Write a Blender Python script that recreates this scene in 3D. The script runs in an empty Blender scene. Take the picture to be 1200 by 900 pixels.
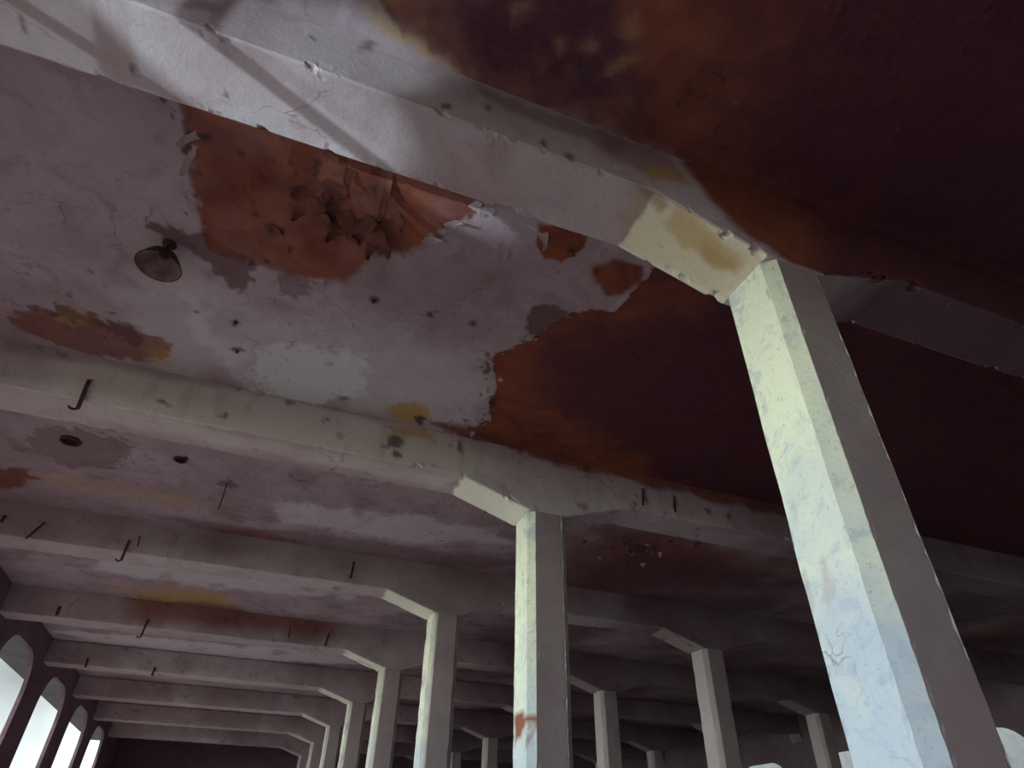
import bpy, bmesh, math, random
import numpy as np
from mathutils import Matrix, Vector, noise

C = bpy.context.scene.collection
U = 2.8            # metres per calibration unit (height of the beam soffit above the lens)
EYE = 1.6
random.seed(5)

# ------------------------------------------------------------------ camera
F_PX = 735.925
RX = Vector((0.9328, -0.36, 0.0171)); DN = Vector((0.2297, 0.557, -0.7981)); FW = Vector((0.2778, 0.7484, 0.6023))
FW.normalize(); RX = (RX - FW*RX.dot(FW)).normalized(); DN = FW.cross(RX).normalized()
cam_d = bpy.data.cameras.new('camera'); cam = bpy.data.objects.new('camera', cam_d); C.objects.link(cam)
cam_d.sensor_width = 36.0; cam_d.lens = F_PX/1200*36; cam_d.clip_start = 0.05
m = Matrix.Identity(4)
for i, a in enumerate((RX, -DN, -FW)):
    for r in range(3): m[r][i] = a[r]
m.translation = Vector((0, 0, EYE)); cam.matrix_world = m
S = bpy.context.scene; S.camera = cam
S.view_settings.view_transform = 'Standard'; S.view_settings.look = 'None'
S.view_settings.gamma = 1; S.view_settings.use_curve_mapping = False
S.view_settings.exposure = 0.0
S.cycles.use_denoising = True
S.cycles.max_bounces = 8; S.cycles.diffuse_bounces = 6

# ------------------------------------------------------------------ sky
SKY_BRIGHT = 9.5     # overcast dome, far brighter on the side of the arched openings
w = bpy.data.worlds.new('overcast_sky'); S.world = w; w.use_nodes = True
nt = w.node_tree; nt.nodes.clear(); L = nt.links.new
out = nt.nodes.new('ShaderNodeOutputWorld'); bg = nt.nodes.new('ShaderNodeBackground')
tc = nt.nodes.new('ShaderNodeTexCoord'); nz = nt.nodes.new('ShaderNodeTexNoise'); cr = nt.nodes.new('ShaderNodeValToRGB')
nz.inputs['Scale'].default_value = 9; nz.inputs['Detail'].default_value = 6
cr.color_ramp.elements[0].position = .35; cr.color_ramp.elements[0].color = (.55, .60, .61, 1)
cr.color_ramp.elements[1].position = .65; cr.color_ramp.elements[1].color = (.86, .96, .97, 1)
L(tc.outputs['Generated'], nz.inputs['Vector']); L(nz.outputs['Fac'], cr.inputs['Fac'])
dt = nt.nodes.new('ShaderNodeVectorMath'); dt.operation = 'DOT_PRODUCT'; dt.inputs[1].default_value = Vector((-1, .08, .12)).normalized()
L(tc.outputs['Generated'], dt.inputs[0])
mr = nt.nodes.new('ShaderNodeMapRange'); mr.interpolation_type = 'SMOOTHSTEP'
for i, v in enumerate((.45, .9, 0, 1)): mr.inputs[i+1].default_value = v
L(dt.outputs['Value'], mr.inputs[0])
mx = nt.nodes.new('ShaderNodeMix'); mx.data_type = 'RGBA'; L(mr.outputs[0], mx.inputs[0]); L(cr.outputs[0], mx.inputs[6])
mx.inputs[7].default_value = (.84*SKY_BRIGHT, .98*SKY_BRIGHT, .90*SKY_BRIGHT, 1)
sz = nt.nodes.new('ShaderNodeSeparateXYZ'); L(tc.outputs['Generated'], sz.inputs[0])
hz = nt.nodes.new('ShaderNodeMapRange'); L(sz.outputs[2], hz.inputs[0])
for i, v in enumerate((.03, .16, 2.0, .8)): hz.inputs[i+1].default_value = v      # brighter low haze
L(mx.outputs[2], bg.inputs['Color']); L(hz.outputs[0], bg.inputs['Strength']); L(bg.outputs[0], out.inputs[0])

# hazy sun, low on the side of the openings: it falls through them on the floor and comes back up
SUN = 7.0
sd = bpy.data.lights.new('hazy_sun', 'SUN'); sd.energy = SUN; sd.angle = math.radians(2); sd.color = (1, .97, .93)
so = bpy.data.objects.new('hazy_sun', sd); C.objects.link(so)
so.rotation_euler = Vector((math.cos(math.radians(40)), .18, -math.sin(math.radians(40)))).to_track_quat('-Z', 'Y').to_euler()

# sunlight thrown up by standing water in the yard, through the nearest opening on the first beam
GLINT = 1000
def glint(x, y, tx, ty, tz, size, e):
    l = bpy.data.lights.new('puddle_glint', 'SPOT'); l.energy = e; l.spot_size = math.radians(size); l.spot_blend = .5; l.shadow_soft_size = .02; l.color = (.72, .90, 1)
    o = bpy.data.objects.new('puddle_glint', l); C.objects.link(o); o.location = (x, y, .05)
    o.rotation_euler = (Vector((tx, ty, tz))-Vector((x, y, .05))).to_track_quat('-Z', 'Y').to_euler()
glint(-3.0*U, -.62*U, -.24*U, .60*U, EYE+U, 5.2, GLINT*3.2)
glint(-3.3*U, -.40*U, -.42*U, .62*U, EYE+U, 7, GLINT*1.2)

# ------------------------------------------------------------------ layout
SP = 1.19*U                       # frame spacing
YC = lambda k: (0.655+1.19*(k-1))*U   # centre line of frame k
BW = 0.146*U; CW = 0.137*U; CD = 0.142*U; CH = 0.0217*U
ZS = EYE+U; ZK = EYE+0.925*U; ZC = EYE+1.15*U
WL = -1.34*U; WT = 0.025*U; WR = 5.0*U
ROWS = [0.73*U, 2.24*U, 4.08*U]   # left faces of the column rows
TIP = 0.235*U
KMIN, KMAX = -1, 8
YB = YC(-1)-0.6*U; YE = YC(8)+1.0*U

def portal(loc, sx, sy, rot):
    l = bpy.data.lights.new('sky_portal', 'AREA'); l.shape = 'RECTANGLE'; l.size = sx; l.size_y = sy
    l.cycles.is_portal = True
    o = bpy.data.objects.new('sky_portal', l); o.location = loc; o.rotation_euler = rot; C.objects.link(o)
for k in range(KMIN, KMAX):
    portal((WL-WT-.02, YC(k)+SP/2, 2.65), 3.6, SP-.4*U, (0, -math.pi/2, 0))
portal((1.7*U, YB-.25, 1.0), 3.8*U, 2.0, (math.pi/2, 0, 0))

# ------------------------------------------------------------------ pixel -> place helpers (1200x900 frame)
def ray(px, py): return RX*(px-600)+DN*(py-450)+FW*F_PX
def onz(px, py, z): v = ray(px, py); return v*((z-EYE)/v.z)+Vector((0, 0, EYE))
def ony(px, py, y): v = ray(px, py); return v*(y/v.y)+Vector((0, 0, EYE))
def onx(px, py, x): v = ray(px, py); return v*(x/v.x)+Vector((0, 0, EYE))

# ------------------------------------------------------------------ numpy noise and stain masks
rng = np.random.RandomState(11)
LAT = rng.rand(64, 64, 64).astype(np.float32)
def vnoise(P):
    i = np.floor(P).astype(int); f = P-i; f = f*f*(3-2*f); r = 0
    for a in (0, 1):
        for b in (0, 1):
            for c in (0, 1):
                wt = (f[:, 0] if a else 1-f[:, 0])*(f[:, 1] if b else 1-f[:, 1])*(f[:, 2] if c else 1-f[:, 2])
                r = r+wt*LAT[(i[:, 0]+a) % 64, (i[:, 1]+b) % 64, (i[:, 2]+c) % 64]
    return r
def fbm(P, sc, o=4, off=0.0):
    r = 0; a = .5; t = 0
    for k in range(o):
        r = r+a*vnoise(P*sc+off+17.3*k); t += a; a *= .55; sc *= 2.1
    return r/t-.5
def sdist(P, poly):
    """signed distance, positive inside; P (N,2)"""
    poly = np.array(poly, float); n = len(poly); d = np.full(len(P), 1e9); ins = np.zeros(len(P), bool)
    for i in range(n):
        a, b = poly[i], poly[(i+1) % n]; e = b-a; q = P-a
        t = np.clip((q@e)/max(e@e, 1e-12), 0, 1); dd = np.hypot(*(q-t[:, None]*e).T); d = np.minimum(d, dd)
        c = ((a[1] > P[:, 1]) != (b[1] > P[:, 1])); xx = a[0]+(P[:, 1]-a[1])/(b[1]-a[1]+1e-12)*e[0]
        ins ^= c & (P[:, 0] < xx)
    return np.where(ins, d, -d)
def sstep(x, a, b): t = np.clip((x-a)/(b-a), 0, 1); return t*t*(3-2*t)

# ------------------------------------------------------------------ materials
def mat_new(name):
    mt = bpy.data.materials.new(name); mt.use_nodes = True; n = mt.node_tree; n.nodes.clear()
    o = n.nodes.new('ShaderNodeOutputMaterial'); b = n.nodes.new('ShaderNodeBsdfPrincipled'); n.links.new(b.outputs[0], o.inputs[0])
    b.inputs['Specular IOR Level'].default_value = .25
    return mt, n, b
def N(n, t, **kw):
    x = n.nodes.new(t)
    for k, v in kw.items():
        if k in x.inputs: x.inputs[k].default_value = v
        else: setattr(x, k, v)
    return x
def noise_n(n, vec, sc, det=5, rough=.6, dist=0):
    x = N(n, 'ShaderNodeTexNoise', Scale=sc, Detail=det, Roughness=rough, Distortion=dist); n.links.new(vec, x.inputs['Vector']); return x.outputs['Fac']
def ramp(n, fac, a, b, ca=(0, 0, 0, 1), cb=(1, 1, 1, 1)):
    x = N(n, 'ShaderNodeValToRGB'); e = x.color_ramp.elements; e[0].position = a; e[1].position = b; e[0].color = ca; e[1].color = cb
    n.links.new(fac, x.inputs[0]); return x.outputs[0]
def mix(n, fac, a, b):
    x = N(n, 'ShaderNodeMix', data_type='RGBA')
    for s, v in ((0, fac), (6, a), (7, b)):
        if isinstance(v, (tuple, float, int)): x.inputs[s].default_value = v
        else: n.links.new(v, x.inputs[s])
    return x.outputs[2]
def mul(n, a, b):
    x = N(n, 'ShaderNodeMath', operation='MULTIPLY')
    for s, v in ((0, a), (1, b)):
        if isinstance(v, (float, int)): x.inputs[s].default_value = v
        else: n.links.new(v, x.inputs[s])
    return x.outputs[0]
def c3(r, g, b): return (r, g, b, 1)

def plaster(name, c1, c2, grime, rusts=(c3(.30, .085, .03), c3(.15, .032, .025)), masks=True, speck=.5, bump=.35, darkc=c3(.072, .017, .042), palec=c3(.72, .75, .76), crack=.6):
    mt, n, b = mat_new(name); g = N(n, 'ShaderNodeTexCoord').outputs['Object']
    col = mix(n, ramp(n, noise_n(n, g, .9, 6, .6, .4), .35, .65), c1, c2)
    col = mix(n, mul(n, ramp(n, noise_n(n, g, 3.5, 8, .65, .8), .5, .72), .55), col, grime)
    fine = noise_n(n, g, 45, 4, .7)
    if masks:
        at = N(n, 'ShaderNodeAttribute', attribute_name='stainA'); sp = N(n, 'ShaderNodeSeparateColor'); n.links.new(at.outputs['Color'], sp.inputs[0])
        bt = N(n, 'ShaderNodeAttribute', attribute_name='stainB'); sq = N(n, 'ShaderNodeSeparateColor'); n.links.new(bt.outputs['Color'], sq.inputs[0])
        rust = mix(n, ramp(n, noise_n(n, g, 2.4, 7, .62, 1.0), .36, .66), rusts[0], rusts[1])
        col = mix(n, sq.outputs[0], col, palec)
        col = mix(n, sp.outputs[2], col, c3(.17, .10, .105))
        col = mix(n, sp.outputs[0], col, rust)
        col = mix(n, sq.outputs[1], col, c3(.50, .33, .10))
        col = mix(n, sp.outputs[1], col, darkc)
        col = mix(n, sq.outputs[2], col, c3(.045, .022, .028))
    dv = N(n, 'ShaderNodeVectorMath', operation='MULTIPLY_ADD'); wn = N(n, 'ShaderNodeTexNoise', Scale=2.2, Detail=5); n.links.new(g, wn.inputs['Vector'])
    n.links.new(wn.outputs['Color'], dv.inputs[0]); dv.inputs[1].default_value = (.9, .9, .9); n.links.new(g, dv.inputs[2])
    vo = N(n, 'ShaderNodeTexVoronoi', feature='DISTANCE_TO_EDGE', Scale=1.3); n.links.new(dv.outputs[0], vo.inputs['Vector'])
    ck = ramp(n, vo.outputs['Distance'], .0, .012, (1, 1, 1, 1), (0, 0, 0, 1)); ck = mul(n, ck, ramp(n, noise_n(n, g, 1.3, 3), .5, .62))
    col = mix(n, mul(n, ck, crack), col, c3(.10, .055, .06))
    s2 = ramp(n, noise_n(n, g, 14, 3, .55, .3), .66, .72)
    s3 = ramp(n, noise_n(n, g, 60, 3, .6), .70, .74); s2 = mix(n, .5, s2, s3)
    col = mix(n, mul(n, s2, speck), col, c3(.12, .07, .075))
    col = mix(n, mul(n, ramp(n, fine, .3, .7), .16), col, c3(.2, .16, .17))
    n.links.new(col, b.inputs['Base Color']); b.inputs['Roughness'].default_value = .88
    hb = N(n, 'ShaderNodeMath', operation='ADD'); n.links.new(mul(n, fine, .4), hb.inputs[0]); n.links.new(noise_n(n, g, 9, 6, .65), hb.inputs[1])
    bp = N(n, 'ShaderNodeBump', Strength=bump, Distance=.012); n.links.new(hb.outputs[0], bp.inputs['Height']); n.links.new(bp.outputs[0], b.inputs['Normal'])
    return mt
M_CEIL = plaster('ceiling_plaster', c3(.50, .425, .45), c3(.36, .275, .30), c3(.24, .155, .175))
M_BEAM = plaster('beam_limewash', c3(.62, .56, .57), c3(.47, .39, .40), c3(.33, .245, .25), speck=.35, palec=c3(.90, .90, .74))
M_WALL = plaster('wall_plaster', c3(.17, .115, .135), c3(.12, .075, .09), c3(.08, .045, .055), masks=False)
M_OUT = plaster('outdoor_render', c3(.14, .16, .17), c3(.10, .115, .125), c3(.07, .06, .08), masks=False)

def column_mat():
    mt, n, b = mat_new('column_limewash'); tcn = N(n, 'ShaderNodeTexCoord'); g = tcn.outputs['Object']
    sx = N(n, 'ShaderNodeSeparateXYZ'); n.links.new(g, sx.inputs[0])
    z = N(n, 'ShaderNodeMapRange'); z.inputs[1].default_value = 1.9; z.inputs[2].default_value = 3.4; n.links.new(sx.outputs[2], z.inputs[0])
    zz = N(n, 'ShaderNodeMath', operation='ADD'); n.links.new(z.outputs[0], zz.inputs[0])
    mm = N(n, 'ShaderNodeMath', operation='MULTIPLY_ADD'); n.links.new(noise_n(n, g, 3, 5), mm.inputs[0]); mm.inputs[1].default_value = 1.2; mm.inputs[2].default_value = -.6
    n.links.new(mm.outputs[0], zz.inputs[1])
    col = mix(n, ramp(n, zz.outputs[0], .1, .9), c3(.42, .47, .58), c3(.70, .71, .55))
    col = mix(n, mul(n, ramp(n, noise_n(n, g, 6, 6, .7, 1), .52, .62), .5), col, c3(.34, .39, .52))
    col = mix(n, mul(n, ramp(n, noise_n(n, g, 22, 5, .7), .6, .68), .5), col, c3(.30, .30, .36))
    n.links.new(col, b.inputs['Base Color']); b.inputs['Roughness'].default_value = .85
    col = mix(n, mul(n, ramp(n, noise_n(n, g, 40, 5, .75, .5), .60, .66), .6), col, c3(.26, .27, .34))
    dv = N(n, 'ShaderNodeVectorMath', operation='MULTIPLY_ADD'); wn = N(n, 'ShaderNodeTexNoise', Scale=2.2, Detail=5); n.links.new(g, wn.inputs['Vector'])
    n.links.new(wn.outputs['Color'], dv.inputs[0]); dv.inputs[1].default_value = (.9, .9, .9); n.links.new(g, dv.inputs[2])
    vo = N(n, 'ShaderNodeTexVoronoi', feature='DISTANCE_TO_EDGE', Scale=3.0); n.links.new(dv.outputs[0], vo.inputs['Vector'])
    ck = ramp(n, vo.outputs['Distance'], .0, .02, (1, 1, 1, 1), (0, 0, 0, 1)); ck = mul(n, ck, ramp(n, noise_n(n, g, 1.3, 3), .5, .62))
    col = mix(n, mul(n, ck, .6), col, c3(.10, .055, .06))
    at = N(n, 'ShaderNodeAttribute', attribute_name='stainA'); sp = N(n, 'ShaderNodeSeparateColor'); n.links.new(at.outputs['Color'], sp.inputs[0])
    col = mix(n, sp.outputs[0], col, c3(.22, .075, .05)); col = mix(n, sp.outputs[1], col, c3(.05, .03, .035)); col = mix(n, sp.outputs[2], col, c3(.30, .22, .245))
    n.links.new(col, b.inputs['Base Color'])
    bp = N(n, 'ShaderNodeBump', Strength=.5, Distance=.01); n.links.new(noise_n(n, g, 30, 6, .7), bp.inputs['Height']); n.links.new(bp.outputs[0], b.inputs['Normal'])
    return mt
M_COL = column_mat()
def simple(name, c, c2, sc=8, rough=.7, metal=0):
    mt, n, b = mat_new(name); g = N(n, 'ShaderNodeTexCoord').outputs['Object']
    n.links.new(mix(n, ramp(n, noise_n(n, g, sc, 5, .65), .35, .65), c, c2), b.inputs['Base Color'])
    b.inputs['Roughness'].default_value = rough; b.inputs['Metallic'].default_value = metal; return mt
M_FLOOR = simple('dusty_brick_floor', c3(.28, .222, .248), c3(.20, .15, .17), 1.5)
M_GROUND = simple('yard_ground', c3(.16, .13, .13), c3(.11, .09, .09), 1.0)
M_IRON = simple('rusty_iron', c3(.045, .022, .024), c3(.09, .035, .03), 25)
M_SHADE = simple('dark_enamel', c3(.03, .018, .022), c3(.06, .03, .035), 20, .5)
M_ENAMEL = simple('worn_pale_enamel', c3(.30, .22, .19), c3(.16, .10, .09), 14, .45)
M_FLK = simple('peeled_rusty_paint', c3(.24, .085, .05), c3(.13, .045, .035), 9, .75)
M_FLP = simple('peeled_pale_paint', c3(.48, .40, .38), c3(.36, .28, .28), 9, .75)
M_FLD = simple('dull_peeling_paint', c3(.20, .13, .14), c3(.12, .07, .08), 9, .8)
M_VOID = simple('hole_darkness', c3(.012, .006, .01), c3(.02, .01, .014), 10, .95)

# ------------------------------------------------------------------ object helpers
def tag(o, label=None, cat=None, group=None, kind=None):
    for k, v in (('label', label), ('category', cat), ('group', group), ('kind', kind)):
        if v: o[k] = v
    return o
def pyobj(name, V, Fc, mt, parent=None, smooth=False):
    me = bpy.data.meshes.new(name); me.from_pydata([tuple(v) for v in V], [], Fc); me.materials.append(mt); me.update()
    if smooth: me.polygons.foreach_set('use_smooth', [True]*len(me.polygons))
    o = bpy.data.objects.new(name, me); C.objects.link(o); o.parent = parent; return o
def set_attr(o, name, cols):
    a = o.data.color_attributes.new(name, 'FLOAT_COLOR', 'POINT'); n = len(o.data.vertices); q = np.ones((n, 4), np.float32); q[:, :3] = cols
    a.data.foreach_set('color', q.ravel())
def bobj(name, bm, mt, parent=None, smooth=False):
    me = bpy.data.meshes.new(name); bmesh.ops.recalc_face_normals(bm, faces=bm.faces); bm.to_mesh(me); bm.free(); me.materials.append(mt)
    if smooth: me.polygons.foreach_set('use_smooth', [True]*len(me.polygons))
    o = bpy.data.objects.new(name, me); C.objects.link(o); o.parent = parent; return o
def box_vf(x0, x1, y0, y1, z0, z1, V, Fc):
    b = len(V); V += [(x, y, z) for z in (z0, z1) for y in (y0, y1) for x in (x0, x1)]
    Fc += [tuple(b+i for i in f) for f in ((0, 2, 3, 1), (4, 5, 7, 6), (0, 1, 5, 4), (2, 6, 7, 3), (0, 4, 6, 2), (1, 3, 7, 5))]

# ------------------------------------------------------------------ ceiling
def axis(segs):
    r = []
    for a, b, h in segs:
        n = max(1, int(round((b-a)/h))); r += [a+(b-a)*i/n for i in range(n)]
    return np.array(r+[segs[-1][1]])
xs = axis([(WL-WT, WL, .1), (WL, 0.95*U, .014), (0.95*U, 2.2*U, .03), (2.2*U, WR, .15)])
ys = axis([(YB, -.45*U, .2), (-.45*U, 0.1*U, .03), (0.1*U, YC(2), .014), (YC(2), YC(3), .022), (YC(3), YC(5), .04), (YC(5), YE, .1)])
gx, gy = np.meshgrid(xs, ys); P2 = np.stack([gx.ravel(), gy.ravel()], 1); P3 = np.concatenate([P2, np.full((len(P2), 1), ZC)], 1)
NP = len(P2)
warp = np.stack([fbm(P3, 3.0, 5, 3.1), fbm(P3, 3.0, 5, 9.7)], 1)
warpf = np.stack([fbm(P3, 14.0, 4, 5.1), fbm(P3, 14.0, 4, 2.7)], 1)
def cm(pts, soft=.01, wa=.12, wf=.08, z=ZC):
    poly = [tuple(onz(px, py, z).xy) for px, py in pts]
    return sdist(P2+warp*wa*2+warpf*wf*2, poly) if soft is None else sstep(sdist(P2+warp*wa*2+warpf*wf*2, poly), -soft, soft)
def ell(px, py, rx, ry, n=12, rot=0):
    c, s = math.cos(rot), math.sin(rot)
    return [(px+rx*math.cos(t)*c-ry*math.sin(t)*s, py+rx*math.cos(t)*s+ry*math.sin(t)*c) for t in [2*math.pi*i/n for i in range(n)]]
A = np.zeros((NP, 3), np.float32); B = np.zeros((NP, 3), np.float32)
inb = lambda a, b: ((P2[:, 1] > a) & (P2[:, 1] < b))
bay1 = inb(YC(1), YC(2)); bay0 = inb(-9, YC(1)); bay2 = inb(YC(2), YC(3)); bay3 = inb(YC(3), YC(4)); bay4 = inb(YC(4), YC(6))
def put(T, ch, msk, amt=1.0, where=None):
    if where is not None: msk = msk*where
    T[:, ch] = np.maximum(T[:, ch], msk*amt)
# bay between the first two beams
d_big = cm([(578, 418), (582, 455), (572, 470), (578, 490), (545, 503), (640, 545), (800, 590), (1000, 640), (1600, 900), (1600, 560), (900, 260), (790, 250), (765, 322), (722, 362), (690, 360), (655, 372), (622, 398)], None, .05, .05)
put(A, 0, sstep(d_big, -.006, .006), 1, bay1)
put(A, 1, cm([(640, 400), (700, 380), (800, 350), (900, 330), (1600, 560), (1600, 900), (900, 600), (780, 560), (700, 520), (650, 480)], .25, .35, .05), .78, bay1)
d_r1 = cm([(203, 100), (212, 140), (228, 180), (222, 215), (236, 250), (240, 285), (262, 300), (300, 305), (340, 322), (372, 330), (410, 332), (440, 303), (478, 300), (500, 282), (530, 268), (556, 246), (575, 205), (400, 100)], None, .06, .05)
put(A, 0, sstep(d_r1, -.02, .03)*np.clip(.93+.4*fbm(P3, 4, 5, 71.), 0, 1), 1, bay1)
put(A, 0, cm([(632, 262), (688, 262), (684, 290), (660, 306), (636, 300), (628, 285)], .012, .03, .03), 1, bay1)
put(A, 0, cm([(692, 312), (720, 306), (752, 312), (756, 330), (735, 342), (712, 345), (700, 330)], .03, .04, .03), 1, bay1)
put(A, 2, cm([(616, 372), (628, 357), (650, 356), (676, 368), (672, 382), (640, 392), (618, 392)], .01, .03, .03), 1, bay1)
put(A, 2, cm([(240, 272), (275, 290), (300, 305), (300, 330), (275, 345), (262, 325), (232, 300), (170, 268), (175, 258)], .012, .08, .10), .85, bay1)
put(A, 2, cm([(325, 318), (368, 322), (360, 350), (330, 348)], .012, .05, .06), .6, bay1)
put(A, 2, cm([(430, 285), (560, 265), (640, 300), (620, 350), (520, 372), (430, 345)], .15, .3, .1), .28, bay1)
put(A, 0, cm([(10, 362), (70, 358), (120, 372), (160, 385), (200, 405), (190, 425), (130, 420), (60, 402), (20, 388)], .03, .12, .12), .8, bay1)
put(B, 1, cm([(60, 360), (105, 362), (110, 378), (70, 380)], .05, .1, .1), .5, bay1)
put(B, 1, cm([(180, 405), (202, 412), (195, 428), (172, 425)], .05, .1, .1), .6, bay1)
put(B, 2, cm([(20, 360), (60, 356), (150, 378), (172, 402), (160, 408), (120, 382), (60, 366)], .01, .08, .15), .5, bay1)
put(B, 0, cm([(205, 342), (250, 350), (268, 400), (300, 425), (300, 450), (268, 440), (240, 415), (212, 370)], .16, .3, .05), .8, bay1)
put(B, 0, cm([(296, 412), (340, 405), (400, 402), (432, 408), (428, 450), (400, 468), (350, 470), (300, 462)], .07, .25, .1), .9, bay1)
put(B, 0, cm([(200, 330), (440, 420), (560, 440), (560, 490), (420, 480), (230, 430)], .3, .3, .1), .25, bay1)
put(B, 0, cm([(200, 330), (300, 370), (430, 385), (560, 410), (570, 500), (400, 475), (240, 440), (100, 400)], .3, .5, .1), .45, bay1)
put(B, 1, cm(ell(480, 484, 24, 10), .05, .06, .06), .9, bay1)
put(A, 0, cm([(500, 492), (560, 500), (620, 535), (560, 522)], .04, .05, .05), .9, bay1)
mott = sstep(fbm(P3, 2.6, 6, 61.), .02, .22); put(A, 2, mott, .45, (P2[:, 1] > YC(2)))       # patchy damp in the bays behind
for (px, py, rx, ry) in ((282, 182, 6, 4), (390, 178, 16, 8), (385, 235, 16, 20), (395, 262, 18, 8), (447, 222, 8, 20), (440, 262, 20, 8), (448, 290, 5, 12), (236, 160, 16, 5), (222, 175, 4, 14),
                         (275, 378, 5, 4), (277, 410, 6, 3), (440, 352, 6, 3), (506, 368, 6, 4), (228, 365, 4, 2), (300, 252, 4, 3), (322, 270, 10, 4), (555, 378, 4, 3), (570, 430, 5, 8), (576, 470, 5, 8), (490, 492, 6, 6)):
    put(B, 2, cm(ell(px, py, rx, ry), .02, .03, .05), .85, bay1)
# peeling speckle along the boundary of the large stain and the first patch
sp_ = (fbm(P3, 22, 3, 1.5) > .13)
for d, wdt in ((d_big, .10), (d_r1, .07)):
    put(B, 2, (np.abs(d+.03) < wdt)*sp_*sstep(fbm(P3, 5, 3, 7.), -.05, .15), .7, bay1)
# bay over the camera: rust all over right part, bruised patches
d_b0 = cm([(455, 20), (520, 60), (560, 95), (700, 150), (800, 190), (1000, 300), (1400, 400), (1400, -500), (400, -500), (420, -40)], None, .1, .05)
put(A, 0, sstep(d_b0, -.06, .06), .95, bay0)
put(A, 1, cm([(900, 60), (860, 200), (960, 300), (1400, 450), (1500, -400), (850, -400)], .5, .4, .05), .85, bay0)
put(A, 1, cm([(500, -20), (560, 60), (680, 130), (760, 130), (740, 20), (700, -60)], .15, .25, .15), .85, bay0)
put(A, 2, cm([(420, -20), (560, 60), (700, 140), (735, 90), (740, 10), (560, -60)], .1, .2, .2), .5, bay0); A[:, 0] *= 1-.6*cm([(420, -20), (560, 60), (700, 140), (735, 90), (740, 10), (560, -60)], .2, .3, .2)*bay0
for (px, py, rx, ry) in ((728, 78, 26, 12), (690, 50, 14, 9), (740, 30, 12, 18), (655, 52, 9, 7), (610, 10, 14, 8), (488, 30, 16, 6), (445, 8, 30, 8)):
    put(B, 1, cm(ell(px, py, rx, ry, rot=-.4), .03, .08, .06), .35, bay0); A[:, 1] *= 1-.8*cm(ell(px, py, rx, ry, rot=-.4), .05, .08, .06)*bay0
put(B, 1, cm([(430, 15), (480, 35), (560, 85), (550, 92), (470, 50), (430, 35)], .03, .06, .05), .5, bay0)
# bay 2 and further
put(A, 0, cm([(-20, 545), (30, 548), (45, 560), (20, 572), (-20, 570)], .04, .1, .1), .9, bay2)
put(A, 2, cm([(36, 505), (70, 498), (140, 515), (160, 525), (130, 548), (80, 548), (40, 530)], .02, .12, .15), .6, bay2)
put(A, 2, cm([(180, 605), (320, 620), (560, 650), (640, 655), (560, 668), (300, 640)], .08, .15, .1), .6, bay2)
put(A, 0, cm([(250, 618), (300, 622), (360, 638), (280, 640)], .08, .12, .1), .6, bay2)
put(B, 0, cm([(320, 590), (420, 595), (580, 620), (600, 635), (480, 635), (330, 612)], .10, .2, .1), .6, bay2)
put(B, 1, cm([(40, 550), (150, 568), (280, 590), (200, 592), (60, 572)], .06, .12, .1), .3, bay2)
put(A, 2, cm([(660, 640), (720, 625), (800, 635), (900, 660), (900, 690), (700, 690)], .15, .3, .2), .5, bay2)
put(B, 2, cm(ell(212, 538, 9, 4), .01, .03, .05), 1, bay2); put(B, 2, cm(ell(265, 566, 12, 5), .02, .08, .08), .6, bay2)
put(B, 2, cm(ell(83, 516, 10, 5), .01, .02, .02), 1, bay2)
put(B, 2, cm(ell(748, 643, 12, 4), .02, .05, .08), .7, bay2)
put(B, 0, cm([(120, 655), (260, 672), (400, 690), (420, 702), (250, 690), (110, 668)], .08, .15, .1), .6, bay3)
put(B, 1, cm([(155, 690), (190, 690), (270, 700), (265, 712), (190, 706), (150, 702)], .3, .6, .15), .9, bay3)
put(A, 0, cm([(150, 700), (270, 712), (360, 735), (250, 735), (140, 715)], .3, .7, .15), .8, bay3)
put(B, 0, cm([(60, 738), (400, 765), (420, 778), (250, 772), (60, 752)], .10, .2, .1), .75, bay4)
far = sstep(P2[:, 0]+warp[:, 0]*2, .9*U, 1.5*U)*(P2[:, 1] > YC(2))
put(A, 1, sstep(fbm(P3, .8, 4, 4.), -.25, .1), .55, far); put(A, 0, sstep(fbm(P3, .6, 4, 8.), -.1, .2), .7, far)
leftdots = sstep(fbm(P3, 9, 3, 12.), .2, .24)*sstep(fbm(P3, 1.2, 2, 3.), -.02, .1)
put(B, 2, leftdots, .55, (P2[:, 1] > YC(1)))
# relief: paint film missing over the stains, its rim curling down
rel = np.zeros(NP)
for d in (d_big, d_r1, d_b0):
    wh = bay0 if d is d_b0 else bay1
    nn = np.clip(fbm(P3, 7, 3, 31.)*4+.3, 0, 1)
    rel += wh*(.007*sstep(d, 0, .012) - .022*np.exp(-((d+.012)/.016)**2)*nn)
rel += .012*fbm(P3, 1.1, 3, 40.)+.010*fbm(P3, 6, 4, 44.)*(A[:, 0]+A[:, 2]) - .012*np.clip(fbm(P3, 16, 3, 50.)-.13, 0, 1)*6*sstep(fbm(P3, 1.3, 3, 33.), -.02, .12)
for k in range(1, 9): rel = rel*sstep(np.abs(P2[:, 1]-YC(k))-BW/2, .045, .08)     # the slab sits level on the beams
V = np.stack([P2[:, 0], P2[:, 1], ZC+rel], 1)
nx, ny = len(xs), len(ys); idx = np.arange(NP).reshape(ny, nx)
Q = np.stack([idx[:-1, :-1], idx[1:, :-1], idx[1:, 1:], idx[:-1, 1:]], -1).reshape(-1, 4)
me = bpy.data.meshes.new('ceiling'); me.vertices.add(NP); me.vertices.foreach_set('co', V.astype(np.float32).ravel())
me.loops.add(Q.size); me.loops.foreach_set('vertex_index', Q.ravel().astype(np.int32)); me.polygons.add(len(Q))
me.polygons.foreach_set('loop_start', np.arange(0, Q.size, 4, dtype=np.int32)); me.update(calc_edges=True); me.validate()
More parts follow.
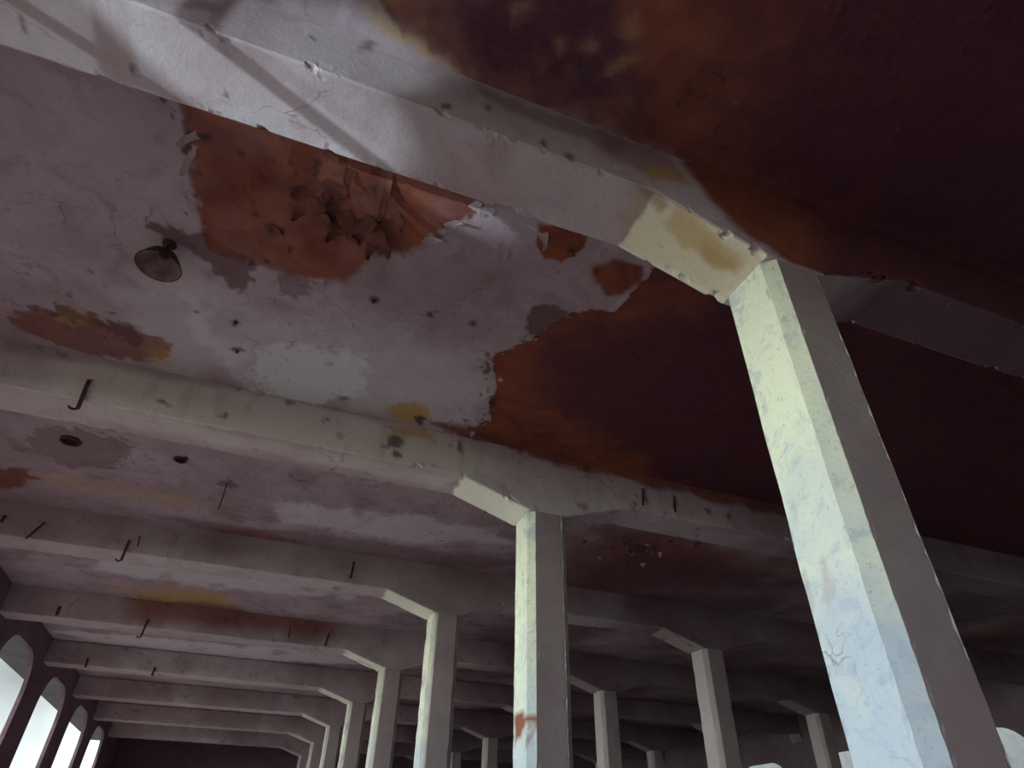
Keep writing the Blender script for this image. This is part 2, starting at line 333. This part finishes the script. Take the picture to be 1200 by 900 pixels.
me.polygons.foreach_set('use_smooth', [True]*len(me.polygons)); me.materials.append(M_CEIL)
ceiling = bpy.data.objects.new('ceiling', me); C.objects.link(ceiling); tag(ceiling, kind='structure')
set_attr(ceiling, 'stainA', A); set_attr(ceiling, 'stainB', B)
# the slab above, so that no daylight leaks in
Vs, Fs = [], []; box_vf(WL-WT, WR+WT, YB, YE, ZC+.04, ZC+.3, Vs, Fs); tag(pyobj('trim_roof_slab', Vs, Fs, M_OUT), kind='structure')

# ------------------------------------------------------------------ floor, walls
Vs, Fs = [], []; box_vf(WL, WR, YB, YE, -.1, 0, Vs, Fs); tag(pyobj('floor', Vs, Fs, M_FLOOR), kind='structure')
def arched_wall(name, X0, X1, mt, solid=(), half=.2*U, sill=.9, top=ZS+.0*U, r=.24*U):
    V, Fc = [], []
    def quad(a, b, c, d): i = len(V); V.extend([a, b, c, d]); Fc.append((i, i+1, i+2, i+3))
    def strip(p, q):
        for i in range(len(p)-1):
            for X in (X0, X1): quad((X, *p[i]), (X, *p[i+1]), (X, *q[i+1]), (X, *q[i]))
            quad((X0, *p[i]), (X0, *p[i+1]), (X1, *p[i+1]), (X1, *p[i]))
    zt = ZC+.05
    for k in range(KMIN, KMAX):
        a, b = YC(k), YC(k+1)
        if k in solid: box_vf(min(X0, X1), max(X0, X1), a, b, 0, zt, V, Fc); continue
        oa, ob = a+half, b-half; inn, outr = [], []
        for z in (sill, 1.8, 2.8): inn.append((oa, z)); outr.append((a, z))
        for i in range(9):
            t = math.pi-math.pi/2*i/8; inn.append((oa+r+r*math.cos(t), top-r+r*math.sin(t)))
            outr.append((a+(oa+r-a)*max(0, (i-4)/4) if i > 4 else a, (top-r)+(zt-top+r)*min(1, i/4)))
        n1 = len(inn)
        mi = [(a+b-y, z) for y, z in reversed(inn)]; mo = [(a+b-y, z) for y, z in reversed(outr)]
        inn += mi; outr += mo; strip(inn, outr)
        box_vf(min(X0, X1), max(X0, X1), a, b, 0, sill, V, Fc)
    box_vf(min(X0, X1), max(X0, X1), YB, YC(KMIN), 0, zt, V, Fc); box_vf(min(X0, X1), max(X0, X1), YC(KMAX), YE, 0, zt, V, Fc)
    return tag(pyobj(name, V, Fc, mt), kind='structure')
arched_wall('wall_left', WL, WL-WT, M_WALL)
arched_wall('wall_right', WR, WR+WT, M_WALL, sill=1.2, top=EYE+.8*U)
Vs, Fs = [], []; box_vf(WL-WT, WR+WT, YE, YE+.2, 0, ZC+.1, Vs, Fs); tag(pyobj('wall_back', Vs, Fs, M_WALL), kind='structure')
Vs, Fs = [], []; box_vf(WL-WT, -.2*U, YB-.2, YB, 0, ZC+.1, Vs, Fs); box_vf(3.6*U, WR+WT, YB-.2, YB, 0, ZC+.1, Vs, Fs)
box_vf(-.2*U, 3.6*U, YB-.2, YB, 2.0, ZC+.1, Vs, Fs); tag(pyobj('wall_front', Vs, Fs, M_WALL), kind='structure')  # gap below is an unseen gateway, added to let in fill light
# unseen iron bars, added to break the glint into streaks on the beam
V, Fc = [], []
y0, y1 = YC(0)+.2*U, YC(1)-.2*U
for i in range(1, 7):
    y = y0+(y1-y0)*i/7; box_vf(WL-.05, WL-.02, y-.018, y+.018, .9, ZS-.02-(.5*U*(abs(y-(y0+y1)/2)/(y1-y0))**2), V, Fc)
for z in (1.6, 2.3, 3.0, 3.7): box_vf(WL-.055, WL-.015, y0-.01, y1+.01, z-.018, z+.018, V, Fc)
tag(pyobj('added_streak_bars', V, Fc, M_IRON), kind='structure')
# outdoors
Vs, Fs = [], []; box_vf(-60, 60, -60, 90, -.3, -.1, Vs, Fs); tag(pyobj('floor_yard', Vs, Fs, M_GROUND), kind='structure')
Vs, Fs = [], []; box_vf(WL-WT-.32*U, WL-WT, YB, YE, EYE+1.06*U, EYE+1.12*U, Vs, Fs); tag(pyobj('trim_eave', Vs, Fs, M_OUT), kind='structure')
Vs, Fs = [], []; box_vf(WR+WT+2.2, WR+WT+2.6, YB-5, YE+5, -.1, 7.5, Vs, Fs); tag(pyobj('wall_neighbour', Vs, Fs, M_OUT), kind='structure')

# ------------------------------------------------------------------ beams
def knees():
    r = [(WL, 1)]
    for x in ROWS: r += [(x, -1), (x+CW, 1)]
    return r
def zbot(x):
    z = ZS
    for x0, s in knees():
        t = (x-x0)*s
        if x0 == WL:
            continue
        elif 0 <= t < TIP: z = min(z, ZK+(ZS-ZK)*t/TIP)
    for x0 in ROWS:
        if x0 <= x <= x0+CW: z = ZK
    if x >= WR-.01: z = ZK
    return z
def make_beam(k, h, ns, label):
    y0, y1 = YC(k)-BW/2, YC(k)+BW/2
    fix = sorted(set([WL-.01]+[x for x0, s in knees() for x in (x0, x0+s*TIP)]+[WR]))
    X = []
    for a, b in zip(fix[:-1], fix[1:]):
        hh = h if a < 1.3*U else max(h, .08); n = max(1, int(round((b-a)/hh))); X += [a+(b-a)*i/n for i in range(n)]
    X.append(fix[-1]); e = .012
    def sect(x):
        zb = zbot(x); zt = ZC-(.002 if k < 5 else .015); p = []
        for t in np.linspace(0, 1, ns): p.append((y0, zt+(zb+e-zt)*t, 0))
        for t in np.linspace(0, 1, ns): p.append((y0+e+(y1-y0-2*e)*t, zb, 1))
        for t in np.linspace(0, 1, ns): p.append((y1, zb+e+(zt-zb-e)*t, 2))
        return p
    V = []; face = []
    for x in X:
        for y, z, f in sect(x): V.append((x, y, z)); face.append(f)
    V = np.array(V); face = np.array(face); zb = np.array([zbot(x) for x in V[:, 0]])
    # worn surface and chipped arrises
    dn = np.hypot(V[:, 1]-y0, V[:, 2]-zb); df = np.hypot(V[:, 1]-y1, V[:, 2]-zb)
    chip = np.clip(fbm(V, 13, 4, 3.3*k+2)-.09, 0, 1)*.13
    if k == 1: chip = chip*(1+2.2*sstep(V[:, 0], ROWS[0]-TIP-.1, ROWS[0]-TIP+.1))
    free = np.ones(len(V))
    for x0 in ROWS: free *= sstep(np.abs(V[:, 0]-x0-CW/2)-CW/2, .0, .06)
    free = np.maximum(free, (V[:, 2] > ZK+.15)*1.0)*(V[:, 2] < ZC-.05); chip = chip*free
    for d, sy in ((dn, 1), (df, -1)):
        wgt = np.exp(-(d/.035)**2); V[:, 2] += chip*wgt; V[:, 1] += sy*chip*wgt
    wob = fbm(V, 2.2, 3, 7.7*k)*.012*free; V[:, 2] += wob*(face == 1); V[:, 1] += wob*(face != 1)
    m = 3*ns; Fc = []
    for i in range(len(X)-1):
        for j in range(m-1): a = i*m+j; Fc.append((a, a+1, a+m+1, a+m))
    o = pyobj('concrete_beam', V, Fc, M_BEAM, smooth=False)
    o.data.update(); bm = bmesh.new(); bm.from_mesh(o.data); bmesh.ops.recalc_face_normals(bm, faces=bm.faces); bm.to_mesh(o.data); bm.free()
    # stains
    A = np.zeros((len(V), 3), np.float32); B = np.zeros((len(V), 3), np.float32)
    wp = np.stack([fbm(V, 4, 5, 1.1), fbm(V, 4, 5, 6.1)], 1)*.14+np.stack([fbm(V, 18, 3, 1.1), fbm(V, 18, 3, 6.1)], 1)*.05
    def nf(pts, soft, amt, T, ch):      # near face, in x-z
        poly = [(ony(px, py, y0).x, ony(px, py, y0).z) for px, py in pts]; s = sstep(sdist(V[:, [0, 2]]+wp, poly), -soft, soft)*(face == 0)*amt; T[:, ch] = np.maximum(T[:, ch], s)
    def sf(pts, soft, amt, T, ch):      # soffit, in x-y
        poly = [tuple(onz(px, py, ZS).xy) for px, py in pts]; s = sstep(sdist(V[:, [0, 1]]+wp, poly), -soft, soft)*(face == 1)*amt; T[:, ch] = np.maximum(T[:, ch], s)
    def hf(pts, soft, amt, T, ch):      # haunch soffit, on its slope
        poly = []
        for px, py in pts:
            q = onz(px, py, ZK)
            for _ in range(12): q = onz(px, py, zbot(min(q.x, ROWS[0]-.001)))
            poly.append(tuple(q.xy))
        s = sstep(sdist(V[:, [0, 1]]+wp, poly), -soft, soft)*(face == 1)*amt; T[:, ch] = np.maximum(T[:, ch], s)
    for q, x0 in enumerate(ROWS[:2]):       # limewash of the column carried on over the left haunch
        edge = sstep(V[:, 0]+fbm(V, 20, 3, 5.)*.04, x0-TIP-.005, x0-TIP+.01)*(V[:, 0] < x0+.02)*(face == 1)
        B[:, 0] = np.maximum(B[:, 0], edge*((.9 if k < 3 else .9-.13*(k-2)) if q == 0 else .3))
    if k == 1:
        nf([(800, 190), (830, 235), (880, 280), (960, 330), (1400, 500), (1400, 100), (900, 200), (780, 150)], .05, 1, A, 0)
        nf([(960, 250), (960, 330), (1500, 600), (1500, 100)], .25, .75, A, 1)
        nf([(700, 150), (780, 180), (810, 215), (770, 212), (700, 180)], .05, .45, A, 0)
        nf([(756, 195), (800, 200), (800, 215), (760, 208)], .03, .9, B, 1)
        nf([(560, 95), (590, 110), (740, 170), (730, 185), (600, 130), (556, 105)], .03, .5, A, 2)
        nf([(430, 20), (445, 25), (432, 55), (415, 62)], .02, .7, A, 2)
        nf([(380, 5), (440, 30), (480, 45), (470, 55), (400, 30)], .03, .5, B, 1)
        hf([(795, 240), (870, 290), (862, 320), (800, 290), (775, 262)], .05, .75, B, 1)
        hf([(830, 285), (868, 300), (860, 316), (826, 302)], .04, .55, A, 0)
        hf([(738, 215), (775, 215), (905, 300), (852, 350), (720, 290)], .04, .35, B, 1)
        sf([(752, 205), (785, 240), (775, 245), (742, 215)], .02, .7, A, 2)
        for q in ((524, 122, 9, 4), (572, 124, 7, 3), (643, 168, 4, 4), (668, 185, 4, 5), (360, 45, 5, 2)):
            nf(ell(*q), .01, .8, B, 2); sf(ell(*q), .01, .8, B, 2)
        for q in ((258, 43, 5, 5), (270, 20, 14, 6), (230, 8, 12, 5), (155, 82, 4, 8), (260, 108, 3, 3), (22, 30, 3, 12), (355, 60, 10, 3)): sf(ell(*q), .01, .7, B, 2)
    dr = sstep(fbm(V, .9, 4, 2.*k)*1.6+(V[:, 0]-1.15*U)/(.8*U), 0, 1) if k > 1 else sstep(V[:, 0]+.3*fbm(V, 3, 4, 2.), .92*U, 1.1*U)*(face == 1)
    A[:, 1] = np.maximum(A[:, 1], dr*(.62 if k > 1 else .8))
    if k == 4: nf([(150, 695), (270, 705), (400, 730), (380, 745), (260, 735), (150, 725)], .16, .7, A, 0)
    if k == 2:
        nf([(60, 410), (300, 455), (520, 505), (600, 545), (540, 570), (350, 535), (130, 485), (60, 465)], .12, .45, B, 0); sf([(100, 470), (330, 520), (530, 560), (520, 572), (330, 535), (100, 488)], .06, .35, B, 0)
        nf([(500, 492), (640, 540), (820, 585), (1000, 620), (1000, 600), (600, 510)], .03, .9, A, 0)
        nf([(460, 498), (500, 502), (510, 512), (460, 510)], .03, .7, B, 1)
        nf([(0, 395), (160, 415), (330, 450), (500, 490), (520, 505), (300, 462), (0, 410)], .04, .4, A, 2)
        for q in ((277, 452, 5, 6), (192, 473, 6, 3), (337, 474, 6, 4), (258, 488, 5, 3), (465, 515, 10, 7), (466, 528, 5, 4), (540, 525, 3, 9), (380, 492, 5, 2), (753, 580, 1.5, 10), (790, 590, 1.5, 9), (857, 608, 4, 3), (831, 598, 3, 3)):
            nf(ell(*q), .012, .8, B, 2)
    put_n = sstep(fbm(V, 9, 3, 5.*k), .19, .23)*sstep(fbm(V, 1.0, 2, 3.*k), -.02, .1); B[:, 2] = np.maximum(B[:, 2], put_n*.5*(k > 1))
    streak = sstep(fbm(V*np.array([7, 1, .8]), 1.6, 3, 2.*k), .13, .2)*(face == 0); A[:, 2] = np.maximum(A[:, 2], streak*.15*(k > 1))
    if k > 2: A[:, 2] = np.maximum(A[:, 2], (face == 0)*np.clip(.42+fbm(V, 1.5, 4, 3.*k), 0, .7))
    set_attr(o, 'stainA', A); set_attr(o, 'stainB', B)
    return tag(o, label, 'beam', 'haunched beams crossing the hall', 'thing')
BL = {1: 'nearest pale concrete beam, running from the top left corner to the large near column',
      2: 'second concrete beam from the viewer, just behind the large rust stains, meeting the central column',
      3: 'third concrete beam from the viewer, next one behind the central column',
      4: 'fourth concrete beam from the viewer, with an orange brown stain on its left part',
      5: 'fifth concrete beam from the viewer, ending at the pier right of the first arched opening',
      6: 'sixth concrete beam from the viewer, ending at the pier after the second arched opening',
      7: 'seventh concrete beam from the viewer, ending at the pier after the third arched opening',
      8: 'farthest concrete beam, last one in front of the dark end wall'}
for k in range(1, 9): make_beam(k, {1: .02, 2: .03, 3: .04}.get(k, .07), {1: 22, 2: 14}.get(k, 9), BL[k])

# ------------------------------------------------------------------ columns
def make_column(row, k, h, label, group):
    x0, y0 = ROWS[row], YC(k)-CD/2; x1, y1 = x0+CW, y0+CD; c = CH
    prof = [(x0, y1-c), (x0, y0+c), (x0+c, y0), (x1-c, y0), (x1, y0+c), (x1, y1-c), (x1-c, y1), (x0+c, y1)]
    per = []; fac = []
    for i in range(8):
        a, b = np.array(prof[i]), np.array(prof[(i+1) % 8]); L = np.linalg.norm(b-a); n = max(2, int(L/h)) if h < .06 else 2
        ts = [j/n for j in range(n)]
        if h < .06: ts = [0, .0025/L]+ts[1:]+[1-.0025/L]
        for j, t_ in enumerate(ts):
            per.append(a+(b-a)*t_); fac.append((i, t_ < .01 or t_ > .99))
    per = np.array(per); nz_ = max(2, int(ZK/(h*1.6))); Z = np.linspace(0.001, ZK-.002, nz_)
    m = len(per); V = np.array([(p[0], p[1], z) for z in Z for p in per])
    ctr = np.array([(x0+x1)/2, (y0+y1)/2, 0]); dirs = (V-ctr)*[1, 1, 0]; dirs /= np.linalg.norm(dirs, axis=1)[:, None]
    corner = np.array([f[1] for f in fac]*len(Z))
    V = V+dirs*(fbm(V, 3, 3, 2.2*k+row)[:, None]*.014) - dirs*(np.clip(fbm(V, 24, 3, 8.*k+row)-.04, 0, 1)*.06*corner)[:, None]
    Fc = [(a*m+b, a*m+(b+1) % m, (a+1)*m+(b+1) % m, (a+1)*m+b) for a in range(len(Z)-1) for b in range(m)]
    Fc.append(tuple(range(m-1, -1, -1))); Fc.append(tuple((len(Z)-1)*m+i for i in range(m)))
    t = bpy.data.objects.new('concrete_column', bpy.data.meshes.new('concrete_column')); bpy.data.objects.remove(t)
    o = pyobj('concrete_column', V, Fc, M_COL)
    A = np.zeros((len(V), 3), np.float32)
    wp = np.stack([fbm(V, 5, 4, 1.1), fbm(V, 5, 4, 6.1)], 1)*.12
    fi = np.array([f[0] for f in fac]*len(Z))
    def lf(pts, soft, amt, ch):
        poly = [(onx(px, py, x0).y, onx(px, py, x0).z) for px, py in pts]; q = V[:, [1, 2]].copy(); A[:, ch] = np.maximum(A[:, ch], sstep(sdist(q+wp, poly), -soft, soft)*amt*((V[:, 0] < x0+c*1.1)))
    if row == 0 and k == 2:
        lf([(602, 838), (640, 838), (640, 866), (618, 850), (604, 875)], .015, 1, 0)
        A[:, 2] = np.maximum(A[:, 2], sstep(fbm(V, 9, 4, 3.), .06, .12)*(V[:, 2] < onx(615, 850, x0).z)*.9)
    if row == 0 and k == 1:
        A[:, 2] = np.maximum(A[:, 2], sstep(fbm(V*[1, 1, .4], 14, 4, 3.), .14, .2)*.35)
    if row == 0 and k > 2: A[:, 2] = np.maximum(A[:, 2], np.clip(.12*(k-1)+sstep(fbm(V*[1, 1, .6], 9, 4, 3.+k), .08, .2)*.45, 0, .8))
    # greyer, darker tone on the near faces; rows further right darker all over
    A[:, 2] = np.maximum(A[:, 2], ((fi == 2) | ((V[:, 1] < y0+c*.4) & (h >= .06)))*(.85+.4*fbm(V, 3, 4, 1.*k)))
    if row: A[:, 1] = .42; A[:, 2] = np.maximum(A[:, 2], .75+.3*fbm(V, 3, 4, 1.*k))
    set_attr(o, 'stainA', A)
    return tag(o, label, 'column', group, 'thing')
ordn = {2: 'second', 3: 'third', 4: 'fourth', 5: 'fifth', 6: 'sixth', 7: 'seventh', 8: 'eighth and farthest'}
for k in range(1, 9):
    lab = 'large bright chamfered column nearest the viewer at right, lit pale green and blue' if k == 1 else \
          'pale chamfered column upright at picture centre, with a red patch of lost paint low down' if k == 2 else \
          '%s column of the bright left-hand row, counted from the large near column' % ordn[k]
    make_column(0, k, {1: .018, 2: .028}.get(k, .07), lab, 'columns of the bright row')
for k in range(1, 9):
    if k < 3: continue
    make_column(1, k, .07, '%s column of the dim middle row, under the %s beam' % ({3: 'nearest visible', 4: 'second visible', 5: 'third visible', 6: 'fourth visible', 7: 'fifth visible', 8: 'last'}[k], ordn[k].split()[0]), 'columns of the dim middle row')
for k in range(3, 8):
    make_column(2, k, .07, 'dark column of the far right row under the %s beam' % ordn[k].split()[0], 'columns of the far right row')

# ------------------------------------------------------------------ peeling paint hanging from the ceiling
def paint_flake(px, py, ang, ln, wd, curl, mt, rs, zc=ZC):
    """a shard of paint film held along one edge; ang is the direction of its free end in the picture"""
    rr = random.Random(rs); p = onz(px, py, zc); q = onz(px+8*math.cos(ang), py+8*math.sin(ang), zc)
    u = (q-p).normalized(); v = Vector((-u.y, u.x, 0)); n, m = 7, 5; V = []; top = []
    for i in range(n):
        t = i/(n-1); th = curl*t; R = ln/curl
        du, dz = R*math.sin(th), -R*(1-math.cos(th))
        wv = wd*(1-.75*t**1.6)*(1+.25*rr.uniform(-1, 1))
        for j in range(m):
            sgn = (j/(m-1)-.5); off = wv*sgn; bow = -.012*(abs(sgn)*2)**2*rr.uniform(.3, 1)*t
            w_ = p+u*(du+rr.uniform(-.006, .006)*(t > 0))+v*(off+.006*rr.uniform(-1, 1)); w_.z = zc+.006+dz+bow; V.append(w_)
    k = len(V); V += [a+Vector((0, 0, .003))+u*.0015 for a in V]
    Fc = []
    for i in range(n-1):
        for j in range(m-1):
            a = i*m+j; Fc.append((a, a+1, a+m+1, a+m)); Fc.append((k+a, k+a+m, k+a+m+1, k+a+1))
    rim = [j for j in range(m)]+[i*m+m-1 for i in range(1, n)]+[(n-1)*m+j for j in range(m-2, -1, -1)]+[i*m for i in range(n-2, 0, -1)]
    for a, b in zip(rim, rim[1:]+rim[:1]): Fc.append((a, k+a, k+b, b))
    return pyobj('paint_flake', V, Fc, mt, ceiling)
R_ = math.radians
for i, (px, py, a, ln, wd, cu, mt) in enumerate([
    (448, 200, 85, .26, .09, 1.7, M_FLK), (425, 258, 35, .24, .10, 1.3, M_FLK), (456, 268, 200, .12, .07, 1.7, M_FLK), (449, 298, -80, .12, .06, 1.4, M_FLK),
    (395, 215, 120, .13, .12, 1.3, M_FLK), (372, 222, 30, .12, .09, 1.8, M_FLK), (378, 258, -20, .11, .08, 1.6, M_FLK), (400, 248, 60, .14, .09, 1.1, M_FLK),
    (378, 176, 10, .16, .10, .9, M_FLK), (398, 272, 170, .10, .07, 1.6, M_FLK), (360, 228, 200, .09, .08, 1.3, M_FLK), (412, 284, -30, .10, .06, 1.5, M_FLK),
    (464, 250, 60, .10, .05, 1.3, M_FLK), (434, 288, 100, .08, .05, 1.4, M_FLK), (498, 286, -30, .13, .06, .9, M_FLP), (525, 268, -40, .13, .05, .9, M_FLP), (552, 245, -45, .10, .05, .9, M_FLP),
    (412, 200, 110, .09, .06, 1.5, M_FLK), (355, 246, 150, .08, .06, 1.3, M_FLK), (224, 168, 100, .16, .06, .8, M_FLP), (236, 158, 170, .12, .05, .8, M_FLP),
    (636, 268, 80, .11, .06, 1.2, M_FLP), (660, 300, -30, .09, .06, 1.2, M_FLK), (320, 270, 10, .08, .04, 1.3, M_FLK), (338, 288, 60, .04, .03, 1.3, M_FLK)]):
    paint_flake(px, py, R_(a), ln*1.3, wd*1.2, cu, mt, i)
rr = random.Random(4)
for i in range(30):      # small curls along the torn edge of the large stain
    e = [(682, 360), (655, 372), (622, 398), (600, 405), (580, 420), (583, 450), (573, 468), (578, 490), (548, 503), (520, 500)]
    t = rr.random()*(len(e)-1.001); j = int(t); t -= j
    px = e[j][0]+(e[j+1][0]-e[j][0])*t+rr.uniform(-14, 4); py = e[j][1]+(e[j+1][1]-e[j][1])*t+rr.uniform(-8, 6)
    paint_flake(px, py, rr.uniform(0, 6.28), rr.uniform(.03, .08), rr.uniform(.025, .06), rr.uniform(.8, 1.8), M_FLP, 100+i)
for i in range(34):      # crumbling patch in the bay behind, right of the central column
    paint_flake(rr.gauss(752, 32), rr.gauss(643, 8), rr.uniform(0, 6.28), rr.uniform(.03, .11), rr.uniform(.03, .09), rr.uniform(.5, 1.6), M_FLD if i % 3 else M_FLP, 200+i)
for i in range(9):      # shards above the near beam
    paint_flake(rr.uniform(770, 860), rr.uniform(80, 190), rr.uniform(0, 6.28), rr.uniform(.03, .08), rr.uniform(.03, .06), rr.uniform(.8, 1.8), M_FLK, 300+i)

# ------------------------------------------------------------------ ironwork
def lathe(prof, n=28, ctr=(0, 0, 0)):
    V = [(ctr[0]+r*math.cos(2*math.pi*i/n), ctr[1]+r*math.sin(2*math.pi*i/n), ctr[2]+z) for r, z in prof for i in range(n)]
    Fc = [(a*n+i, a*n+(i+1) % n, (a+1)*n+(i+1) % n, (a+1)*n+i) for a in range(len(prof)-1) for i in range(n)]
    return V, Fc
def empty(name, loc, label, cat, group=None):
    o = bpy.data.objects.new(name, None); o.location = loc; o.empty_display_size = .1; C.objects.link(o); return tag(o, label, cat, group)
def px_y(p):
    d = Vector(p)-Vector((0, 0, EYE)); return 450+F_PX*d.dot(DN)/d.dot(FW)
LP = onz(199, 286, ZC); zr = ZC
while px_y((LP.x, LP.y, zr)) < 311: zr -= .002
t = empty('pendant_lamp', (LP.x, LP.y, ZC), 'dark enamelled lamp with a dished round shade hanging from the pale ceiling at left', 'lamp')
h = ZC-zr; Rr = .135
V, Fc = lathe([(.0, .01), (.045, .01), (.045, -.012), (.03, -.022), (.0, -.022)]); pyobj('ceiling_cap', V, Fc, M_IRON, t, True)
V, Fc = lathe([(.012, -.02), (.012, -h+.15)]); pyobj('stem', V, Fc, M_IRON, t, True)
V, Fc = lathe([(.0, -h+.155), (.024, -h+.15), (.030, -h+.125), (.034, -h+.10), (.0, -h+.095)]); pyobj('socket', V, Fc, M_IRON, t, True)
V, Fc = lathe([(.030, -h+.128), (.055, -h+.12), (.088, -h+.09), (.115, -h+.045), (Rr, -h), (Rr+.006, -h-.004), (Rr+.006, -h-.008), (Rr, -h-.006)], 40); shade = pyobj('lamp_shade', V, Fc, M_SHADE, t, True)
V, Fc = lathe([(Rr-.001, -h-.006), (.112, -h+.040), (.084, -h+.084), (.05, -h+.113), (.0, -h+.118)], 40); li = pyobj('reflector', V, Fc, M_ENAMEL, shade, True); li['label'] = 'worn pale enamel inside of the shade'
V, Fc = lathe([(.0, -h+.117), (.017, -h+.115), (.019, -h+.08), (.0, -h+.078)], 16); pyobj('bulb_holder', V, Fc, M_IRON, t, True)

def strap_hook(k, x1, y1, x2, y2, wd, label, hook=True, group='iron straps and hooks on the beam faces'):
    yf = YC(k)-BW/2; a = ony(x1, y1, yf-.012); b = ony(x2, y2, yf-.012); d = (b-a); L = d.length; d.normalize(); sd = Vector((-d.z, 0, d.x)); if_ = []
    pts = [(0, 0, .0), (.0, -.006, .0)]; V = []; path = []
    path.append(a+Vector((0, .006, 0))); path.append(a.copy())
    for i in range(1, 6): path.append(a+d*L*i/5+Vector((0, -.006*math.sin(i), 0)))
    if hook:
        for i in range(1, 7):
            th = math.pi*i/6; path.append(b+d*(.02*math.sin(th))+sd*(-(.02-.02*math.cos(th)))*1.4+Vector((0, -.02*(i/6), 0)))
    Fc = []
    for i, p in enumerate(path):
        dr = (path[min(i+1, len(path)-1)]-path[max(i-1, 0)]).normalized(); s1 = dr.cross(Vector((0, 1, 0)))
        s1 = s1.normalized() if s1.length > .2 else sd; s2 = s1.cross(dr).normalized(); ww = wd*(1 if i < 7 else .6)*.5
        for a_, b_ in ((-1, -1), (1, -1), (1, 1), (-1, 1)): V.append(p+s1*ww*a_+s2*.004*b_)
    for i in range(len(path)-1):
        for j in range(4): Fc.append((i*4+j, i*4+(j+1) % 4, (i+1)*4+(j+1) % 4, (i+1)*4+j))
    Fc.append((3, 2, 1, 0)); e = (len(path)-1)*4; Fc.append((e, e+1, e+2, e+3))
    return tag(pyobj('iron_hook', V, Fc, M_IRON), label, 'hook', group)
strap_hook(2, 105, 445, 91, 478, .03, 'rusty flat iron strap with a hooked end on the face of the second beam')
strap_hook(3, 53, 612, 30, 631, .02, 'slanting thin iron strap near the left end of the third beam', False)
strap_hook(3, 152, 633, 142, 656, .028, 'thick dark iron hook on the lower left of the third beam')
strap_hook(3, 415, 658, 411, 678, .03, 'dark iron strap on the third beam, left of the second haunch', False)
strap_hook(3, 6, 604, 1, 612, .03, 'short iron strap at the very left edge on the third beam', False)
strap_hook(3, 164, 628, 161, 640, .014, 'thin rusty strap just right of the thick hook on the third beam', False)
strap_hook(4, 174, 725, 165, 746, .03, 'dark iron hook hanging under the orange stain on the fourth beam')
strap_hook(4, 70, 711, 66, 721, .04, 'stubby iron hook on the left of the fourth beam', False)
strap_hook(4, 386, 742, 381, 757, .035, 'dark iron strap on the fourth beam, left of the third haunch', False)
strap_hook(4, 340, 737, 338, 748, .02, 'faint iron strap on the fourth beam right of the orange stain', False)
strap_hook(5, 103, 771, 100, 782, .04, 'iron hook on the left of the fifth beam', False)
strap_hook(5, 182, 782, 178, 792, .04, 'second iron hook from the left on the fifth beam', False)
strap_hook(3, 496, 762, 494, 775, .03, 'iron strap seen between the second and third columns', False) if False else None
strap_hook(2, 753, 573, 754, 592, .018, 'thin iron strap on the second beam, first one right of the central column', False)
strap_hook(2, 790, 583, 792, 600, .018, 'thin iron strap on the second beam, second one right of the central column', False)

# open fitting holes and broken hangers in the second bay
def ceiling_socket(px, py, r, label):
    p = onz(px, py, ZC); t = empty('conduit_socket', (p.x, p.y, ZC), label, 'socket')
    V, Fc = lathe([(r*.86, .0), (r*.86, -.02), (r, -.024), (r*1.12, -.018), (r*1.12, .01)], 24); pyobj('rim', V, Fc, M_IRON, t, True)
    V, Fc = lathe([(r*.87, -.008), (r*.5, -.003), (0, -.002)], 24); pyobj('recess', V, Fc, M_VOID, t, True)  # near-black disc, painted in for the darkness inside the hole
ceiling_socket(83, 516, .085, 'round black socket hole with an iron rim in the ceiling behind the second beam')
ceiling_socket(212, 538, .055, 'small dark broken socket hole in the ceiling, right of the round black one')
def tube(name, pts, r, mt, label, cat, parent=None, n=8):
    V, Fc = [], []
    for i, p in enumerate(pts):
        p = Vector(p); d = (Vector(pts[min(i+1, len(pts)-1)])-Vector(pts[max(i-1, 0)])).normalized()
        a = d.cross(Vector((.3, 1, .1))).normalized(); b = d.cross(a)
        for j in range(n): th = 2*math.pi*j/n; V.append(p+(a*math.cos(th)+b*math.sin(th))*r)
    for i in range(len(pts)-1):
        for j in range(n): Fc.append((i*n+j, i*n+(j+1) % n, (i+1)*n+(j+1) % n, (i+1)*n+j))
    Fc += [tuple(range(n)), tuple((len(pts)-1)*n+j for j in range(n))]
    o = pyobj(name, V, Fc, mt, parent, True); return tag(o, label, cat)
p = onz(266, 566, ZC); zz = ZC
while px_y((p.x, p.y, zz)) < 598: zz -= .002
tube('hanging_wire', [(p.x, p.y, ZC+.01), (p.x+.004, p.y, (ZC+zz)/2), (p.x, p.y+.004, zz)], .006, M_IRON, 'stiff wire hanging from a broken spot in the ceiling behind the second beam', 'wire')
for px, py, lab in ((438, 352, 'stubby bolt end below the first rust patch in the middle of the ceiling bay'), (278, 411, 'bolt end in the pale band of the ceiling near the second beam'), (276, 377, 'bolt end in the ceiling right of the hanging lamp')):
    p = onz(px, py, ZC); V, Fc = lathe([(0, .01), (.014, .01), (.015, -.006), (.008, -.009), (.008, -.026), (0, -.028)], 12, (p.x, p.y, ZC)); tag(pyobj('ceiling_bolt', V, Fc, M_IRON, None, True), lab, 'bolt')
